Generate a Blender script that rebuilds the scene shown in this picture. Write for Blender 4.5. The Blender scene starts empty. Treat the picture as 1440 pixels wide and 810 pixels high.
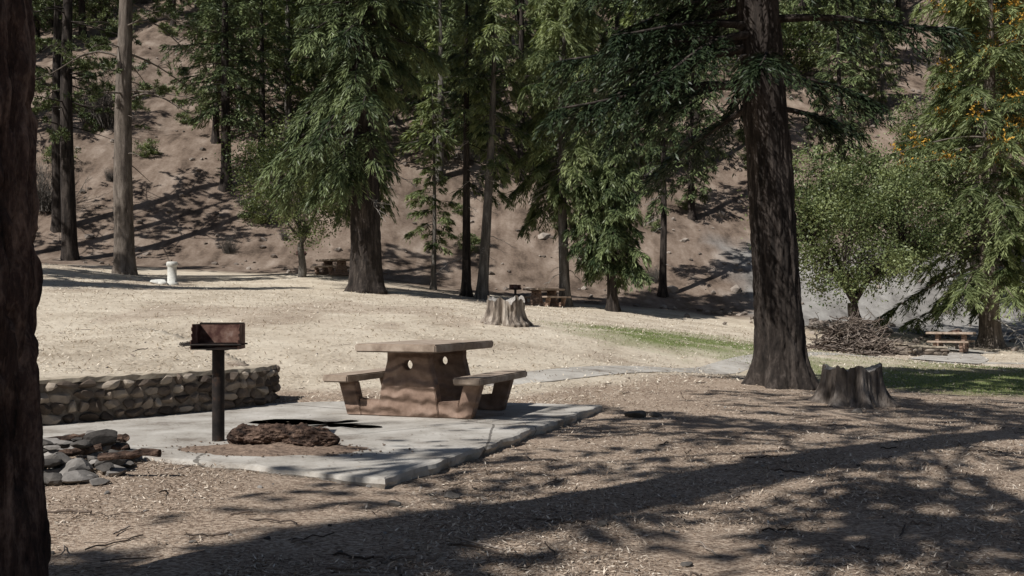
import bpy, bmesh, math, random
import numpy as np
from mathutils import Vector, Matrix
rng=np.random.default_rng(11); random.seed(5)
sc=bpy.context.scene
TAU=2*math.pi
# ------------------------------------------------------------------ noise
def vn(x,y,z=0.,s=0.):
    x,y,z=np.broadcast_arrays(np.asarray(x,float),np.asarray(y,float),np.asarray(z,float))
    ix,iy,iz=np.floor(x),np.floor(y),np.floor(z)
    fx,fy,fz=x-ix,y-iy,z-iz
    fx=fx*fx*(3-2*fx);fy=fy*fy*(3-2*fy);fz=fz*fz*(3-2*fz)
    def h(a,b,c):
        t=np.sin(a*127.1+b*311.7+c*74.7+s*17.3)*43758.5453
        return t-np.floor(t)
    r=0
    for dx in (0,1):
        for dy in (0,1):
            for dz in (0,1):
                w=(fx if dx else 1-fx)*(fy if dy else 1-fy)*(fz if dz else 1-fz)
                r=r+w*h(ix+dx,iy+dy,iz+dz)
    return r
def fbm(x,y,z=0.,o=4,s=0.):
    r=0;a=.5;t=0;x=np.asarray(x,float);y=np.asarray(y,float);z=np.asarray(z,float)
    for i in range(o):
        r=r+a*vn(x,y,z,s+i);t+=a;a*=.5;x=x*2.03;y=y*2.03;z=z*2.03
    return r/t
def sstep(v,a,b):
    t=np.clip((v-a)/(b-a),0,1);return t*t*(3-2*t)
# ------------------------------------------------------------------ mesh builder
class MB:
    def __init__(s): s.v=[];s.f=[];s.m=[];s.a=[];s.n=0
    def add(s,V,F,mat=0,var=.5):
        V=np.asarray(V,float).reshape(-1,3);F=np.asarray(F,int)
        s.v.append(V);s.f.append(F+s.n);s.m.append(np.full(len(F),mat));s.n+=len(V)
        s.a.append(np.broadcast_to(np.asarray(var,float),(len(V),)).copy())
    def mesh(s,name,mats,smooth=True):
        V=np.concatenate(s.v);me=bpy.data.meshes.new(name)
        lo=np.concatenate([f.ravel() for f in s.f]).astype(np.int32)
        tot=np.concatenate([np.full(len(f),f.shape[1]) for f in s.f])
        st=np.concatenate([[0],np.cumsum(tot)[:-1]]).astype(np.int32)
        me.vertices.add(len(V));me.vertices.foreach_set('co',V.ravel().astype(np.float32))
        me.loops.add(len(lo));me.loops.foreach_set('vertex_index',lo)
        me.polygons.add(len(tot));me.polygons.foreach_set('loop_start',st)
        me.update(calc_edges=True)
        me.polygons.foreach_set('material_index',np.concatenate(s.m).astype(np.int32))
        me.polygons.foreach_set('use_smooth',np.full(len(tot),smooth))
        at=me.attributes.new('var','FLOAT','POINT');at.data.foreach_set('value',np.concatenate(s.a).astype(np.float32))
        for m in mats: me.materials.append(m)
        me.update();return me
def link(name,me,loc=(0,0,0),rz=0,scale=1,parent=None):
    o=bpy.data.objects.new(name,me);sc.collection.objects.link(o)
    o.location=loc;o.rotation_euler=(0,0,rz)
    o.scale=(scale,)*3 if not hasattr(scale,'__len__') else scale
    if parent: o.parent=parent
    return o
def tube(mb,P,R,k=6,mat=0,var=.5,rough=0.,cap=False):
    P=np.asarray(P,float);n=len(P);R=np.broadcast_to(np.asarray(R,float),(n,))
    T=np.gradient(P,axis=0);T/=np.linalg.norm(T,axis=1,keepdims=True)+1e-9
    ref=np.array([0,0,1.]) if abs(T[:,2]).mean()<.8 else np.array([1.,0,0])
    A=np.cross(T,ref);A/=np.linalg.norm(A,axis=1,keepdims=True)+1e-9;B=np.cross(T,A)
    an=np.arange(k)/k*TAU
    r=R[:,None]*(1+rough*rng.uniform(-1,1,(n,k)))
    V=P[:,None]+(A[:,None]*np.cos(an)[None,:,None]+B[:,None]*np.sin(an)[None,:,None])*r[...,None]
    i=np.arange(n-1)[:,None]*k;j=np.arange(k)[None];j2=(j+1)%k
    F=np.stack([i+j,i+j2,i+k+j2,i+k+j],-1).reshape(-1,4)
    mb.add(V.reshape(-1,3),F,mat,var)
    if cap:
        for e,c in ((0,P[0]),(n-1,P[-1])):
            W=np.vstack([V[e],c[None]]);G=[(q,(q+1)%k,k) for q in range(k)]
            mb.add(W,G,mat,var)
def unit(v): return v/(np.linalg.norm(v,axis=-1,keepdims=True)+1e-9)
def leaves(mb,P,D,L,W,mat=1,var=.5,flat=.6):
    n=len(P)
    if n==0:return
    D=unit(D);U=rng.normal(size=(n,3));U[:,2]+=flat*3
    S=unit(np.cross(D,U));L=np.broadcast_to(L,(n,))[:,None];W=np.broadcast_to(W,(n,))[:,None]
    mid=P+D*L*.45
    V=np.stack([P,mid+S*W*.5,P+D*L,mid-S*W*.5],1).reshape(-1,3)
    F=np.arange(n*4).reshape(n,4)
    mb.add(V,F,mat,np.repeat(np.broadcast_to(var,(n,)),4))
# ------------------------------------------------------------------ materials
def newmat(name):
    m=bpy.data.materials.new(name);m.use_nodes=True;nt=m.node_tree
    b=nt.nodes['Principled BSDF'];b.inputs['Specular IOR Level'].default_value=.25
    return m,nt,b
def N(nt,t,**k):
    n=nt.nodes.new(t)
    for a,v in k.items(): setattr(n,a,v)
    return n
def noise_n(nt,vec,scale,detail=6,rough=.6,dist=0):
    n=N(nt,'ShaderNodeTexNoise');n.inputs['Scale'].default_value=scale;n.inputs['Detail'].default_value=detail
    n.inputs['Roughness'].default_value=rough;n.inputs['Distortion'].default_value=dist
    nt.links.new(vec,n.inputs['Vector']);return n.outputs['Fac']
def ramp(nt,fac,cols):
    r=N(nt,'ShaderNodeValToRGB');e=r.color_ramp.elements
    while len(e)<len(cols): e.new(.5)
    for i,(p,c) in enumerate(cols):
        e[i].position=p;e[i].color=(*c,1) if len(c)==3 else c
    nt.links.new(fac,r.inputs['Fac']);return r.outputs['Color']
def mixc(nt,f,a,b,mode='MIX'):
    n=N(nt,'ShaderNodeMix',data_type='RGBA',blend_type=mode)
    for s,v in ((0,f),(6,a),(7,b)):
        if isinstance(v,(int,float)): n.inputs[s].default_value=v
        elif isinstance(v,tuple): n.inputs[s].default_value=(*v,1)
        else: nt.links.new(v,n.inputs[s])
    return n.outputs[2]
def math_n(nt,op,a,b=0.,clamp=False):
    n=N(nt,'ShaderNodeMath',operation=op,use_clamp=clamp)
    for i,v in enumerate((a,b)):
        if isinstance(v,(int,float)): n.inputs[i].default_value=v
        else: nt.links.new(v,n.inputs[i])
    return n.outputs[0]
def mapping(nt,scale=(1,1,1),src='Object'):
    t=N(nt,'ShaderNodeTexCoord');m=N(nt,'ShaderNodeMapping');m.inputs['Scale'].default_value=scale
    nt.links.new(t.outputs[src],m.inputs['Vector']);return m.outputs['Vector']
def bump(nt,b,h,strength=.5,dist=.02):
    n=N(nt,'ShaderNodeBump');n.inputs['Strength'].default_value=strength;n.inputs['Distance'].default_value=dist
    nt.links.new(h,n.inputs['Height']);nt.links.new(n.outputs['Normal'],b.inputs['Normal'])
def attr(nt,name='var',out='Fac'):
    a=N(nt,'ShaderNodeAttribute');a.attribute_name=name;return a.outputs[out]
def simple(name,cols,scale=8,bs=.4,bd=.01,rough=.9,stretch=(1,1,1),usevar=0.,metal=0.,detail=4,dobump=True):
    m,nt,b=newmat(name);v=mapping(nt,stretch);f=noise_n(nt,v,scale,detail,.65)
    if usevar:
        f2=math_n(nt,'ADD',math_n(nt,'MULTIPLY',f,1-usevar),math_n(nt,'MULTIPLY',attr(nt),usevar))
    else: f2=f
    nt.links.new(ramp(nt,f2,cols),b.inputs['Base Color']);b.inputs['Roughness'].default_value=rough
    b.inputs['Metallic'].default_value=metal
    if dobump:
        fine=noise_n(nt,v,scale*5,3,.6)
        bump(nt,b,math_n(nt,'ADD',f,math_n(nt,'MULTIPLY',fine,.35)),bs,bd)
    return m
def flatvar(name,cols):
    m,nt,b=newmat(name);nt.links.new(ramp(nt,attr(nt),cols),b.inputs['Base Color']);b.inputs['Roughness'].default_value=.85;return m
def foliage(name,dark,light,trans=.3):
    m,nt,b=newmat(name)
    c=ramp(nt,attr(nt),[(.1,dark),(.9,light)])
    nt.links.new(c,b.inputs['Base Color']);b.inputs['Roughness'].default_value=.45
    if trans>0:
        t=N(nt,'ShaderNodeBsdfTranslucent');nt.links.new(mixc(nt,1.,c,(1.2,1.25,.6),'MULTIPLY'),t.inputs['Color'])
        mx=N(nt,'ShaderNodeMixShader');mx.inputs[0].default_value=trans
        nt.links.new(b.outputs[0],mx.inputs[1]);nt.links.new(t.outputs[0],mx.inputs[2])
        nt.links.new(mx.outputs[0],nt.nodes['Material Output'].inputs['Surface'])
    return m
def bark(name,cols,sc_=7,bd=.03):
    m,nt,b=newmat(name);v=mapping(nt,(1,1,.16));f=noise_n(nt,v,sc_,5,.7,.4)
    v2=mapping(nt,(1,1,.6));f2=noise_n(nt,v2,sc_*5,3,.6)
    s=math_n(nt,'ADD',math_n(nt,'MULTIPLY',f,.8),math_n(nt,'MULTIPLY',f2,.2))
    nt.links.new(ramp(nt,s,cols),b.inputs['Base Color']);b.inputs['Roughness'].default_value=.95
    bump(nt,b,s,.9,bd);return m
M={}
M['bark_dark']=bark('bark_dark',[(.35,(.010,.008,.007)),(.5,(.032,.025,.021)),(.68,(.10,.082,.07))])
M['bark_red']=bark('bark_reddish',[(.36,(.012,.009,.008)),(.5,(.055,.034,.028)),(.66,(.21,.145,.115))],10,.06)
M['bark_pine']=bark('bark_pine',[(.35,(.05,.04,.033)),(.5,(.14,.115,.095)),(.68,(.27,.23,.195))])
M['bark_grey']=bark('bark_grey',[(.35,(.04,.036,.03)),(.5,(.11,.098,.086)),(.68,(.24,.22,.195))])
M['dead']=simple('dead_wood',[(.3,(.18,.16,.14)),(.7,(.46,.43,.39))],20)
M['fol_fir']=foliage('fir_foliage',(.026,.042,.018),(.215,.26,.11),0)
M['fol_dark']=foliage('dark_fir_foliage',(.010,.019,.009),(.06,.083,.035),0)
M['fol_light']=foliage('light_fir_foliage',(.042,.062,.024),(.33,.375,.175),.25)
M['fol_pine']=foliage('pine_needles',(.03,.048,.018),(.20,.235,.095),0)
M['fol_oak']=foliage('oak_leaves',(.04,.06,.022),(.26,.30,.14),.25)
M['cones']=simple('orange_cones',[(.3,(.25,.13,.02)),(.7,(.62,.36,.06))],20)
# ------------------------------------------------------------------ terrain
slab_poly=np.array([(-.88,6.90),(-1.6,7.28),(-2.4,7.68),(-3.3,8.15),(-4.3,8.75),(-5.3,9.6),(-4.9,10.25),(-4.15,11.15),(-3.65,11.9),(-3.3,12.7),(-1.5,13.25),(1.12,12.45)])
def inpoly(x,y,poly):
    x=np.asarray(x);r=np.zeros(x.shape,bool);n=len(poly);j=n-1
    for i in range(n):
        xi,yi=poly[i];xj,yj=poly[j]
        c=((yi>y)!=(yj>y))&(x<(xj-xi)*(y-yi)/(yj-yi+1e-12)+xi);r^=c;j=i
    return r
wall_pts=np.array([(-11,7.6),(-8.2,8.1),(-6.3,9.0),(-4.95,10.2),(-4.15,11.1),(-3.6,11.85),(-3.25,12.5),(-3.25,13.1),(-3.5,13.5)])
def polydist(x,y,pts):
    best=np.full(np.shape(x),1e9);sgn=np.zeros(np.shape(x));
    for i in range(len(pts)-1):
        a=pts[i];b=pts[i+1];d=b-a;L2=d@d
        t=np.clip(((x-a[0])*d[0]+(y-a[1])*d[1])/L2,0,1)
        px=a[0]+t*d[0];py=a[1]+t*d[1];ds=np.hypot(x-px,y-py)
        cr=d[0]*(y-a[1])-d[1]*(x-a[0])
        m=ds<best;best=np.where(m,ds,best);sgn=np.where(m,np.sign(cr),sgn)
    return best,sgn
CP=np.array([(-6,0,-.2),(0,0,-.22),(6,0,-.22),(0,5,-.14),(-4,5,-.12),(5,5,-.18),(3,8,-.14),(-.2,7.6,-.11),(.6,9.5,-.10),(-2.6,7.2,-.035),(-1.4,6.9,-.05),(-4.2,8,-.04),(1.6,12,-.10),(-2,13.6,.03),
 (5,12,-.2),(4.5,17,-.1),(10,15,-.4),(2,15,-.05),(4.4,22,-.12),(14,33,-.5),(18.3,42,-.5),(21.6,45,-.4),(10.6,45,.5),(4.2,45,1.25),(0,45,1.6),
 (-6.3,43,2.2),(-14,41,2.3),(-20,43,3.2),(-17,45,2.9),(-9,50,2.95),(-23,52,3.6),(-6,13.5,.1),(-9,12,.1),(-2.5,16,.25),(0,18,.3),(-5,20,.75),(-4,25,1.1),(-12,25,1.4),(0,25,.85),
 (7,28,.2),(3.6,24,.3),(16.8,48,.35),(10,50,1.1),(25,30,-.6),(25,15,-.6),(-20,20,1.2),(-15,5,0),(15,5,-.4),(2,50,1.7),(25,50,-.2)],float)
def _k(a,b): return np.sqrt(((a[:,None]-b[None])**2).sum(-1)+1.)
_A=_k(CP[:,:2],CP[:,:2]);_n=len(CP)
_S=np.zeros((_n+3,_n+3));_S[:_n,:_n]=_A;_S[:_n,_n]=1;_S[:_n,_n+1:]=CP[:,:2];_S[_n,:_n]=1;_S[_n+1:,:_n]=CP[:,:2].T
_w=np.linalg.solve(_S,np.concatenate([CP[:,2],[0,0,0]]))
def ground(x,y,micro=True):
    x=np.asarray(x,float);y=np.asarray(y,float);sh=x.shape;xf=x.ravel();yf=y.ravel()
    q=np.stack([np.clip(xf,-26,26),np.clip(yf,-3,50)],1)
    z=np.empty(len(q))
    for i in range(0,len(q),20000):
        z[i:i+20000]=_k(q[i:i+20000],CP[:,:2])@_w[:_n]+_w[_n]+q[i:i+20000]@_w[_n+1:]
    d,s=polydist(xf,yf,wall_pts)
    back=np.where(s>0,d,-d)
    m=sstep(back,-.02,.16)*(1-sstep(d,2.5,9))
    m*=1-sstep(xf,-3.9,-2.3)*sstep(yf,10,11)
    z+=.41*m
    base=53.5+3*(fbm(xf/22,0*xf,0,2,3)-.5)
    t=yf-base
    sp=np.where(t>20,t,np.log1p(np.exp(np.clip(t,-30,20)/1.5))*1.5)
    z+=.60*sp
    amp=np.clip(t/14,0,1)
    z+=amp*(5*(fbm(xf/16,yf/40,0,3,8)-.5)+1.6*(fbm(xf/4,yf/9,0,3,9)-.5))
    if micro:
        z+=.05*(fbm(xf*.6,yf*.6,0,3,1)-.5)+.03*(fbm(xf*3,yf*3,0,3,2)-.5)
    ins=inpoly(xf,yf,slab_poly)
    z=np.where(ins,np.minimum(z,-.08),z)
    return z.reshape(sh)
def gz(x,y): return float(ground(np.array([x]),np.array([y]))[0])
def ar(*s):
    out=[]
    for a,b,d in s: out.append(np.arange(a,b,d))
    return np.concatenate(out)
ys=ar((-60,0,3),(0,3,.3),(3,16,.08),(16,30,.2),(30,62,.4),(62,240,1.6))
xs=ar((-160,-30,4),(-30,-9,.5),(-9,9,.1),(9,30,.5),(30,164,4))
X,Y=np.meshgrid(xs,ys);Z=ground(X,Y)
nx=len(xs);ny=len(ys)
i=np.arange(ny-1)[:,None]*nx+np.arange(nx-1)[None]
F=np.stack([i,i+1,i+nx+1,i+nx],-1).reshape(-1,4)
mb=MB();mb.add(np.stack([X,Y,Z],-1).reshape(-1,3),F)
xf=X.ravel();yf=Y.ravel()
yb=13.4+np.clip(xf,0,3)*1.5+np.clip(xf-3,0,9)*1.0+2.2*(fbm(xf*.5,yf*.5,0,3,5)-.5)
meadow=sstep(yf-yb,-.8,1.2)
bd_,bs_=polydist(xf,yf,wall_pts)
meadow=np.maximum(meadow,sstep(np.where((bs_>0)&(xf<-3.2),bd_,-1),.0,.8))
meadow*=1-.5*sstep(fbm(xf*.35,yf*.16,0,4,31),.53,.68)*sstep(yf,16,22)
hillw=sstep(yf+3*(fbm(xf*.3,yf*.3,0,3,6)-.5),47.5,51)
cut=sstep(xf+3*(fbm(xf*.8,yf*.8,0,4,16)-.5),11.5,14)*sstep(yf,47,48.5)*(1-sstep(yf+7*(fbm(xf*.35,yf*.35,0,4,18)-.5),61,63))
def blob(cx,cy,rx,ry,X_,Y_): return np.exp(-(((X_-cx)/rx)**2+((Y_-cy)/ry)**2))
def greenf(X_,Y_):
    g=blob(4.2,27.5,3.4,4.5,X_,Y_)*.9+blob(9.5,20.5,3.2,3.0,X_,Y_)*1.1+blob(14,24,5,4,X_,Y_)*.7+blob(8,34,4,5,X_,Y_)*.35+blob(13.5,29,3,2,X_,Y_)*.5
    return g*(.3+1.3*fbm(X_*1.1,Y_*1.1,0,4,7))
green=np.clip(greenf(xf,yf),0,1)
M_ground,nt,b=newmat('ground_litter_meadow_hill')
v=mapping(nt)
n1=noise_n(nt,v,.7,3);n2=noise_n(nt,v,7,5,.7);n3=noise_n(nt,v,50,4,.75)
vo=N(nt,'ShaderNodeTexVoronoi');vo.inputs['Scale'].default_value=48;nt.links.new(mapping(nt,(1,2.1,1)),vo.inputs['Vector'])
sep=N(nt,'ShaderNodeSeparateColor');nt.links.new(vo.outputs['Color'],sep.inputs[0])
lf=math_n(nt,'ADD',math_n(nt,'MULTIPLY',n3,.5),math_n(nt,'MULTIPLY',sep.outputs[0],.32));lf=math_n(nt,'ADD',lf,math_n(nt,'MULTIPLY',n1,.28))
litter=ramp(nt,lf,[(.3,(.08,.054,.040)),(.45,(.24,.175,.13)),(.6,(.43,.335,.255)),(.8,(.66,.55,.44))])
mf=math_n(nt,'ADD',math_n(nt,'MULTIPLY',n3,.35),math_n(nt,'MULTIPLY',n1,.4));mf=math_n(nt,'ADD',mf,math_n(nt,'MULTIPLY',n2,.3))
mead=ramp(nt,mf,[(.38,(.34,.275,.205)),(.52,(.57,.49,.385)),(.68,(.74,.66,.535))])
hf=math_n(nt,'ADD',math_n(nt,'MULTIPLY',noise_n(nt,mapping(nt,(1,.35,.35)),.9,5,.65),.6),math_n(nt,'MULTIPLY',n1,.2))
hf=math_n(nt,'ADD',hf,math_n(nt,'MULTIPLY',n2,.2))
hill=ramp(nt,hf,[(.38,(.075,.055,.042)),(.48,(.175,.13,.10)),(.56,(.245,.19,.15)),(.66,(.35,.285,.235))])
hill2=ramp(nt,hf,[(.36,(.10,.093,.086)),(.46,(.22,.207,.193)),(.56,(.31,.295,.275)),(.64,(.40,.385,.36))])
grn=ramp(nt,n3,[(.3,(.09,.12,.035)),(.7,(.29,.32,.14))])
za=N(nt,'ShaderNodeAttribute');za.attribute_name='zone';zs=N(nt,'ShaderNodeSeparateColor');nt.links.new(za.outputs['Color'],zs.inputs[0])
def edge(w,n,amt=.8):
    return math_n(nt,'ADD',math_n(nt,'MULTIPLY',w,1+amt),math_n(nt,'MULTIPLY',math_n(nt,'SUBTRACT',n,1.),amt),True)
c=mixc(nt,edge(zs.outputs[0],n2),litter,mead)
c=mixc(nt,edge(zs.outputs[2],n2,.9),c,grn)
c=mixc(nt,edge(zs.outputs[1],n2,.4),c,hill)
c=mixc(nt,attr(nt,'cut'),c,hill2)
nt.links.new(c,b.inputs['Base Color']);b.inputs['Roughness'].default_value=1;b.inputs['Specular IOR Level'].default_value=.1
bump(nt,b,math_n(nt,'ADD',math_n(nt,'MULTIPLY',n2,.6),math_n(nt,'MULTIPLY',n3,.55)),.85,.04)
me=mb.mesh('ground',[M_ground])
za=me.attributes.new('zone','FLOAT_COLOR','POINT')
za.data.foreach_set('color',np.stack([meadow,hillw,green,np.ones_like(green)],1).ravel().astype(np.float32))
za=me.attributes.new('cut','FLOAT','POINT');za.data.foreach_set('value',cut.astype(np.float32))
link('ground',me)
# ------------------------------------------------------------------ rocks helper
def icobase(sub):
    bm=bmesh.new();bmesh.ops.create_icosphere(bm,subdivisions=sub,radius=1)
    V=np.array([v.co[:] for v in bm.verts]);F=np.array([[q.index for q in f.verts] for f in bm.faces]);bm.free();return V,F
ICO={1:icobase(1),2:icobase(2),3:icobase(3)}
def rock(mb,c,s,sub=2,amp=.35,mat=0,var=None,rot=None,flat=None):
    V,F=ICO[sub];o=rng.uniform(0,100)
    n=fbm(V[:,0]*1.3+o,V[:,1]*1.3,V[:,2]*1.3,3);W=V*(1+amp*2*(n-.5))[:,None]
    for _ in range(11):
        p=unit(rng.normal(size=3));d=W@p;lim=rng.uniform(.45,.75);W=W-np.outer(np.maximum(d-lim,0),p)*.97
    W=W*np.asarray(s)*1.2
    a=rng.uniform(0,TAU) if rot is None else rot
    R=np.array([[math.cos(a),-math.sin(a),0],[math.sin(a),math.cos(a),0],[0,0,1]])
    mb.add(W@R.T+np.asarray(c),F,mat,rng.uniform(0,1) if var is None else var)
# ------------------------------------------------------------------ trees
def trunk(mb,path,rad,H,k=14,rows=30,amp=0.,freq=5.,flare=.5,roots=5,flh=.4,mat=0,z0=-.3):
    z=np.concatenate([np.linspace(z0,min(3,H*.3),rows//2,endpoint=False),np.linspace(min(3,H*.3),H,rows-rows//2)])
    th=np.arange(k)/k*TAU;Zg,Tg=np.meshgrid(z,th,indexing='ij')
    ph=rng.uniform(0,6)
    r=rad(Zg)*(1+flare*np.exp(-np.clip(Zg,0,9)/flh)*(1+.45*np.sin(roots*Tg+ph)+.25*np.sin((roots+2)*Tg+2*ph)))
    if amp:
        n=fbm(np.cos(Tg)*freq+ph*9,np.sin(Tg)*freq,Zg*freq*.35,4,3)
        rid=1-np.abs(n-.5)*4
        n2=fbm(np.cos(Tg)*freq*3+9,np.sin(Tg)*freq*3,Zg*freq*1.6,3,5)
        r=r-amp*np.clip(rid,0,1)**2+amp*.7*(n2-.5)
    cx,cy=path(Zg)
    V=np.stack([cx+r*np.cos(Tg),cy+r*np.sin(Tg),Zg],-1).reshape(-1,3)
    i=np.arange(len(z)-1)[:,None]*k;j=np.arange(k)[None];j2=(j+1)%k
    mb.add(V,np.stack([i+j,i+j2,i+k+j2,i+k+j],-1).reshape(-1,4),mat,.5)
def conifer(name,H,r0,c0,R,nb,tw,lf,lL,lW,mats,droop=.35,lean=(0,0),seed=1,k=12,rows=26,amp=0,freq=5,taper=.9,flare=.5,flh=.4,
            lump=.35,shape=None,dead=0,hang=.45,topcone=False,twl=.34,azb=None,deadlow=.25,e0=-.1,gap=0.):
    global rng
    rng=np.random.default_rng(seed);mb=MB()
    wob=rng.uniform(-1,1,4)
    def path(z):
        return lean[0]*z+.12*wob[0]*np.sin(z*.35+wob[1]*3)-.12*wob[0]*np.sin(wob[1]*3),lean[1]*z+.12*wob[2]*np.sin(z*.3)
    rad=lambda z:r0*np.clip(1-np.clip(z,0,H)/H,0,1)**taper+.015
    trunk(mb,path,rad,H,k,rows,amp,freq,flare,flh=flh)
    Ps=[];Ds=[];Ls=[];Vs=[];cone=[]
    if shape is None: shape=lambda t:(1-t)**.8*np.clip(.45+t*3,0,1)+.06
    for b in range(nb):
        t=((b+rng.uniform(0,1))/nb)**1.0;h=c0+(H-c0)*t
        az=b*2.399+rng.uniform(-.5,.5)
        if azb is not None and t<.35 and rng.random()<.3: az=azb+rng.normal()*.5
        cl_=vn(math.cos(az)*1.3+seed,math.sin(az)*1.3,h*.45)
        if cl_<gap: continue
        lm=1+lump*2*(cl_-.5)*1.6
        L=R*float(shape(t))*rng.uniform(.65,1.15)*float(lm)
        if L<.15: continue
        cx,cy=path(h);o=np.array([cx,cy,h]);f=np.array([math.cos(az),math.sin(az),0]);sd=np.array([-f[1],f[0],0])
        e=(e0+.75*t)+rng.uniform(-.12,.12);dr=droop*(1-.5*t)*rng.uniform(.7,1.3)
        s=np.linspace(0,1,8);bend=rng.uniform(-.15,.15)
        def pt(s): 
            s=np.asarray(s);return o+f*(L*s)[...,None]+sd*(bend*L*s*s)[...,None]+np.array([0,0,1.])*(L*(e*s-dr*s**2+.12*s**4))[...,None]
        rb=max(.012,float(rad(h))*.2)*(.5+.5*L/R)
        tube(mb,pt(s),rb*(1-s*.85),4,0)
        bv=rng.uniform(.1,.9)*.55+.2*t+.1
        nt_=max(5,int(tw*(L/R)**.8))
        sj=rng.uniform(.12 if t>.3 else .2,1,nt_)**.8;side=np.where(rng.random(nt_)<.5,1,-1)
        base=pt(sj)
        ang=rng.uniform(.4,1.15,nt_)
        d=f[None]*np.cos(ang)[:,None]+sd[None]*(side*np.sin(ang))[:,None]
        d[:,2]+=rng.uniform(-.35,.1,nt_)-dr*sj*.6
        d=unit(d);tl=(L*twl*(1.15-sj)+R*.10)*rng.uniform(.6,1.3,nt_)
        nl=lf;q=rng.uniform(0,1,(nt_,nl))
        P=base[:,None]+d[:,None]*(tl[:,None]*q)[...,None]+np.array([0,0,-1.])*(hang*tl[:,None]*q**2)[...,None]
        P+=rng.normal(size=P.shape)*lW*.4
        s2=unit(np.cross(d,np.array([0,0,1.])));sg=np.where(rng.random((nt_,nl))<.5,1,-1)
        D=d[:,None]*.95+s2[:,None]*(sg*.55)[...,None]+rng.normal(size=P.shape)*.17
        D[...,2]-=.15+hang*.9*q
        Ps.append(P.reshape(-1,3));Ds.append(D.reshape(-1,3));Ls.append((lL*rng.uniform(.6,1.2,(nt_,nl))*(1.1-.5*q)).ravel())
        Vs.append((bv+.3*(q-.5)+rng.normal(size=q.shape)*.14).ravel())
        if topcone and t>.3:
            for q_ in range(int(rng.integers(0,5))): cone.append(base[rng.integers(nt_)]+np.array([0,0,.08]))
    P=np.concatenate(Ps);D=np.concatenate(Ds);L_=np.concatenate(Ls);V_=np.clip(np.concatenate(Vs),0,1)
    leaves(mb,P,D,L_,lW*rng.uniform(.7,1.3,len(P)),1,V_)
    if cone:
        C=np.array(cone);C=np.repeat(C,34,0)+rng.normal(size=(len(C)*34,3))*.17
        leaves(mb,C,rng.normal(size=C.shape)+[0,0,-.8],.15,.08,3)
    for b in range(dead):
        h=rng.uniform(c0*deadlow,c0+(H-c0)*.35);az=rng.uniform(0,TAU);cx,cy=path(h);L=rng.uniform(.3,1)*R*.75
        s=np.linspace(0,1,9);f=np.array([math.cos(az),math.sin(az),0]);sd=np.array([-f[1],f[0],0])
        pp=np.array([cx,cy,h])+f*(L*s)[:,None]+np.array([0,0,1.])*(L*(-.1*s-.35*s*s))[:,None]+rng.normal(size=(9,3))*L*.015
        rb=.008+.009*L;tube(mb,pp,rb*(1-.8*s),4,2)
        for q in range(int(5+L*3)):
            a=pp[rng.integers(2,9)];dd=unit(f*.7+sd*rng.uniform(-1,1)+np.array([0,0,rng.uniform(-.7,.1)]));l=L*rng.uniform(.12,.35)
            tube(mb,a+dd*l*np.linspace(0,1,4)[:,None]+rng.normal(size=(4,3))*.02,rb*.35*(1-.6*np.linspace(0,1,4)),3,2)
    return mb.mesh(name,mats)
def pine(name,H,r0,c0,R,nb,mats,seed,nL=.24,nW=.03,tuft=9,need=22,k=12,lean=(0,0),amp=0,freq=5,rows=26,dead=6):
    global rng
    rng=np.random.default_rng(seed);mb=MB()
    path=lambda z:(lean[0]*z+.1*np.sin(z*.3+seed)-.1*math.sin(seed),lean[1]*z+0*z)
    rad=lambda z:r0*np.clip(1-np.clip(z,0,H)/H,0,1)**.7+.015
    trunk(mb,path,rad,H,k,rows,amp,freq,.25)
    PP=[];DD=[];VV=[]
    for b in range(nb+dead):
        isd=b>=nb
        t=rng.uniform(0,1);h=c0+(H-c0)*t if not isd else rng.uniform(c0*.4,c0)
        az=rng.uniform(0,TAU);L=R*((1-t)**.5*.8+.25)*rng.uniform(.5,1.15)
        if isd: L*=.45
        cx,cy=path(h);o=np.array([cx,cy,h]);f=np.array([math.cos(az),math.sin(az),0]);sd=np.array([-f[1],f[0],0])
        s=np.linspace(0,1,8);e=rng.uniform(-.3,.35)
        pp=o+f*(L*s)[:,None]+np.array([0,0,1.])*(L*(e*s+.15*np.sin(s*5)*rng.uniform(-.5,.8)-.15*s*s))[:,None]+sd*(L*.15*rng.uniform(-1,1)*s*s)[:,None]
        rb=r0*.12*(.5+L/R*.6);tube(mb,pp,rb*(1-.8*s),4,0)
        if isd: continue
        bv=rng.uniform(.2,.8)
        for q in range(tuft):
            a=pp[rng.integers(3,8)];dd=unit(f*.6+sd*rng.uniform(-1,1)+np.array([0,0,rng.uniform(-.2,.7)]));l=L*rng.uniform(.08,.3)
            e_=a+dd*l;tube(mb,np.stack([a,(a+e_)/2+[0,0,-.03],e_]),.015,3,0)
            for w in (.55,.8,1.):
                PP.append(np.repeat((a+dd*l*w)[None],need,0));n=rng.normal(size=(need,3))+dd*1.1;DD.append(n);VV.append(np.clip(bv+rng.normal(size=need)*.15,0,1))
    P=np.concatenate(PP);leaves(mb,P,np.concatenate(DD),nL*rng.uniform(.6,1.1,len(P)),nW,1,np.concatenate(VV),0)
    return mb.mesh(name,mats)
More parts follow.
